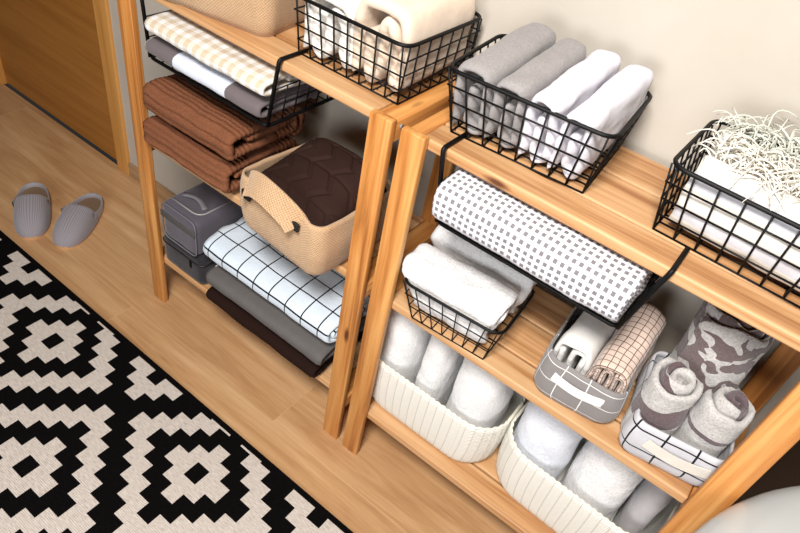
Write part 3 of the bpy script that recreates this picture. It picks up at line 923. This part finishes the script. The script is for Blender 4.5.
# ------------------------------------------------------------------ fringed throws
def throw(x0, x1, y, w, h, mat, fmat, label, seed, nfr, fy, flen, fz):
    t = thing('fringed_throw', label, 'throw', ((x0+x1)/2, y, ZT+.004), 0, 'fringed throws in the wire basket')
    bm = ribbon(flat_spiral(w, h, .011, 2.4, 2.8, start=PI/2+.2, sgn=1), .011, x0, x1, (0, y, ZT+.005+h/2), (0, 1, 0), (0, 0, 1), (1, -.026, 0), 34, .006, 16, seed, open_amp=.006)
    obj('blanket', bm, mat, t)
    rnd = random.Random(seed); fb = B()
    for i in range(nfr):
        x = x0+.004+(x1-x0-.008)*rnd.random(); yy = fy[0]+(fy[1]-fy[0])*rnd.random()
        base = Vector((x, yy, ZT+h-.006+fz*rnd.random()))
        ang = rnd.gauss(-PI/2 if rnd.random() < .62 else PI/2, .8)
        ln = flen*(.6+.8*rnd.random()); up = rnd.uniform(.35, 1.15)
        dirh = Vector((math.cos(ang), math.sin(ang), 0))
        curl = rnd.uniform(-1, 1)
        pts = []
        for k in range(8):
            q = k/7
            side = Vector((-dirh.y, dirh.x, 0))*math.sin(q*4*curl)*ln*.18
            pts.append(base+dirh*ln*(q*.75)+Vector((0, 0, ln*(up*q-1.25*q*q*(.55+.5*rnd.random()*0+.35*up*.3))))+side)
        r0 = rnd.uniform(.0010, .0020)
        tube(fb, pts, r0, 5, rf=lambda q: r0*(1-.55*q))
    f = obj('fringe', fb, fmat, t); f['kind'] = 'stuff'
throw(.440, .682, .142, .092, .132, M_throw, M_fringe, 'cream fringed throw at the front of the wire basket', 71, 420, (.105, .19), .050, .016)
throw(.440, .682, .229, .076, .136, M_throw2, M_fringe2, 'sage-tinted fringed throw against the wall side of wire basket', 72, 340, (.200, .268), .050, .016)

# ------------------------------------------------------------------ white table edge lower right, added dark panel
st = thing('table', 'glossy white round-edged table in the lower right corner', 'table', (1.232, -.264, .042))
bm = B(); prof = [(0, .668), (.25, .667), (.42, .664), (.49, .658), (.53, .645), (.545, .628), (.546, .610), (.535, .595), (.50, .588), (.25, .588), (0, .588)]
pp = catmull([(a, b, 0) for a, b in prof], .012); seg = 110; rings = []
for p in pp:
    r = max(p.x, .0004); rings.append([bm.verts.new((r*math.cos(2*PI*k/seg), r*math.sin(2*PI*k/seg), p.y)) for k in range(seg)])
for i in range(len(rings)-1):
    for k in range(seg): bm.faces.new((rings[i][k], rings[i][(k+1) % seg], rings[i+1][(k+1) % seg], rings[i+1][k]))
bm.faces.new(rings[0]); bm.faces.new(rings[-1])
obj('tabletop', bm, M_plastic, st, world=False)
for k in range(4):
    a = PI/4+k*PI/2
    obj('leg', tube(B(), [(.30*math.cos(a), .30*math.sin(a), .59), (.35*math.cos(a), .35*math.sin(a), -.042)], .018, 12), M_plastic, st, world=False)
tag(obj('dark_fill_panel', box(B(), .826, 1.5, .298, .3175, 0, .80, .003), M_darkfill, smooth=False, loc=(1.16, .308, 0)), 'dark brown fill panel added against the wall right of the shelves', 'panel')  # added sheet that darkens the area beyond the right leg

# ------------------------------------------------------------------ camera
cam = bpy.data.cameras.new('camera'); co = bpy.data.objects.new('camera', cam); COL.objects.link(co)
R = ((0.78610932, 0.59625033, 0.16284251), (0.50227285, -0.46269967, -0.73050051), (-0.36021399, 0.65604463, -0.66321288))
m = Matrix(((R[0][0], -R[1][0], -R[2][0]), (R[0][1], -R[1][1], -R[2][1]), (R[0][2], -R[1][2], -R[2][2]))).to_4x4()
m.translation = (.5084, -.8241, 1.5301)
co.matrix_world = m
cam.sensor_width = 36; cam.sensor_fit = 'HORIZONTAL'; cam.lens = 36*644.3/800; cam.clip_start = .01
sc.camera = co

# ------------------------------------------------------------------ light
def area(name, loc, target, size, power, col):
    l = bpy.data.lights.new(name, 'AREA'); l.shape = 'RECTANGLE'; l.size, l.size_y = size; l.energy = power; l.color = col
    o = bpy.data.objects.new(name, l); COL.objects.link(o); o.location = loc
    o.rotation_euler = (Vector(target)-Vector(loc)).to_track_quat('-Z', 'Y').to_euler(); return o
area('ceiling_lamp', (.40, -1.10, 2.32), (.15, .1, .55), (.5, .4), 65, (1, .965, .92))
area('front_fill', (.45, -2.2, 1.25), (.25, .1, .4), (1.0, .8), 36, (.96, .98, 1))  # added fill from the front, lifts front faces and the lower shelves
w = bpy.data.worlds.new('world'); sc.world = w; w.use_nodes = True
w.node_tree.nodes['Background'].inputs[0].default_value = (1, .95, .89, 1)
w.node_tree.nodes['Background'].inputs[1].default_value = .025
sc.view_settings.view_transform = 'Standard'; sc.view_settings.look = 'None'
sc.view_settings.exposure = 0; sc.view_settings.gamma = 1; sc.view_settings.use_curve_mapping = False
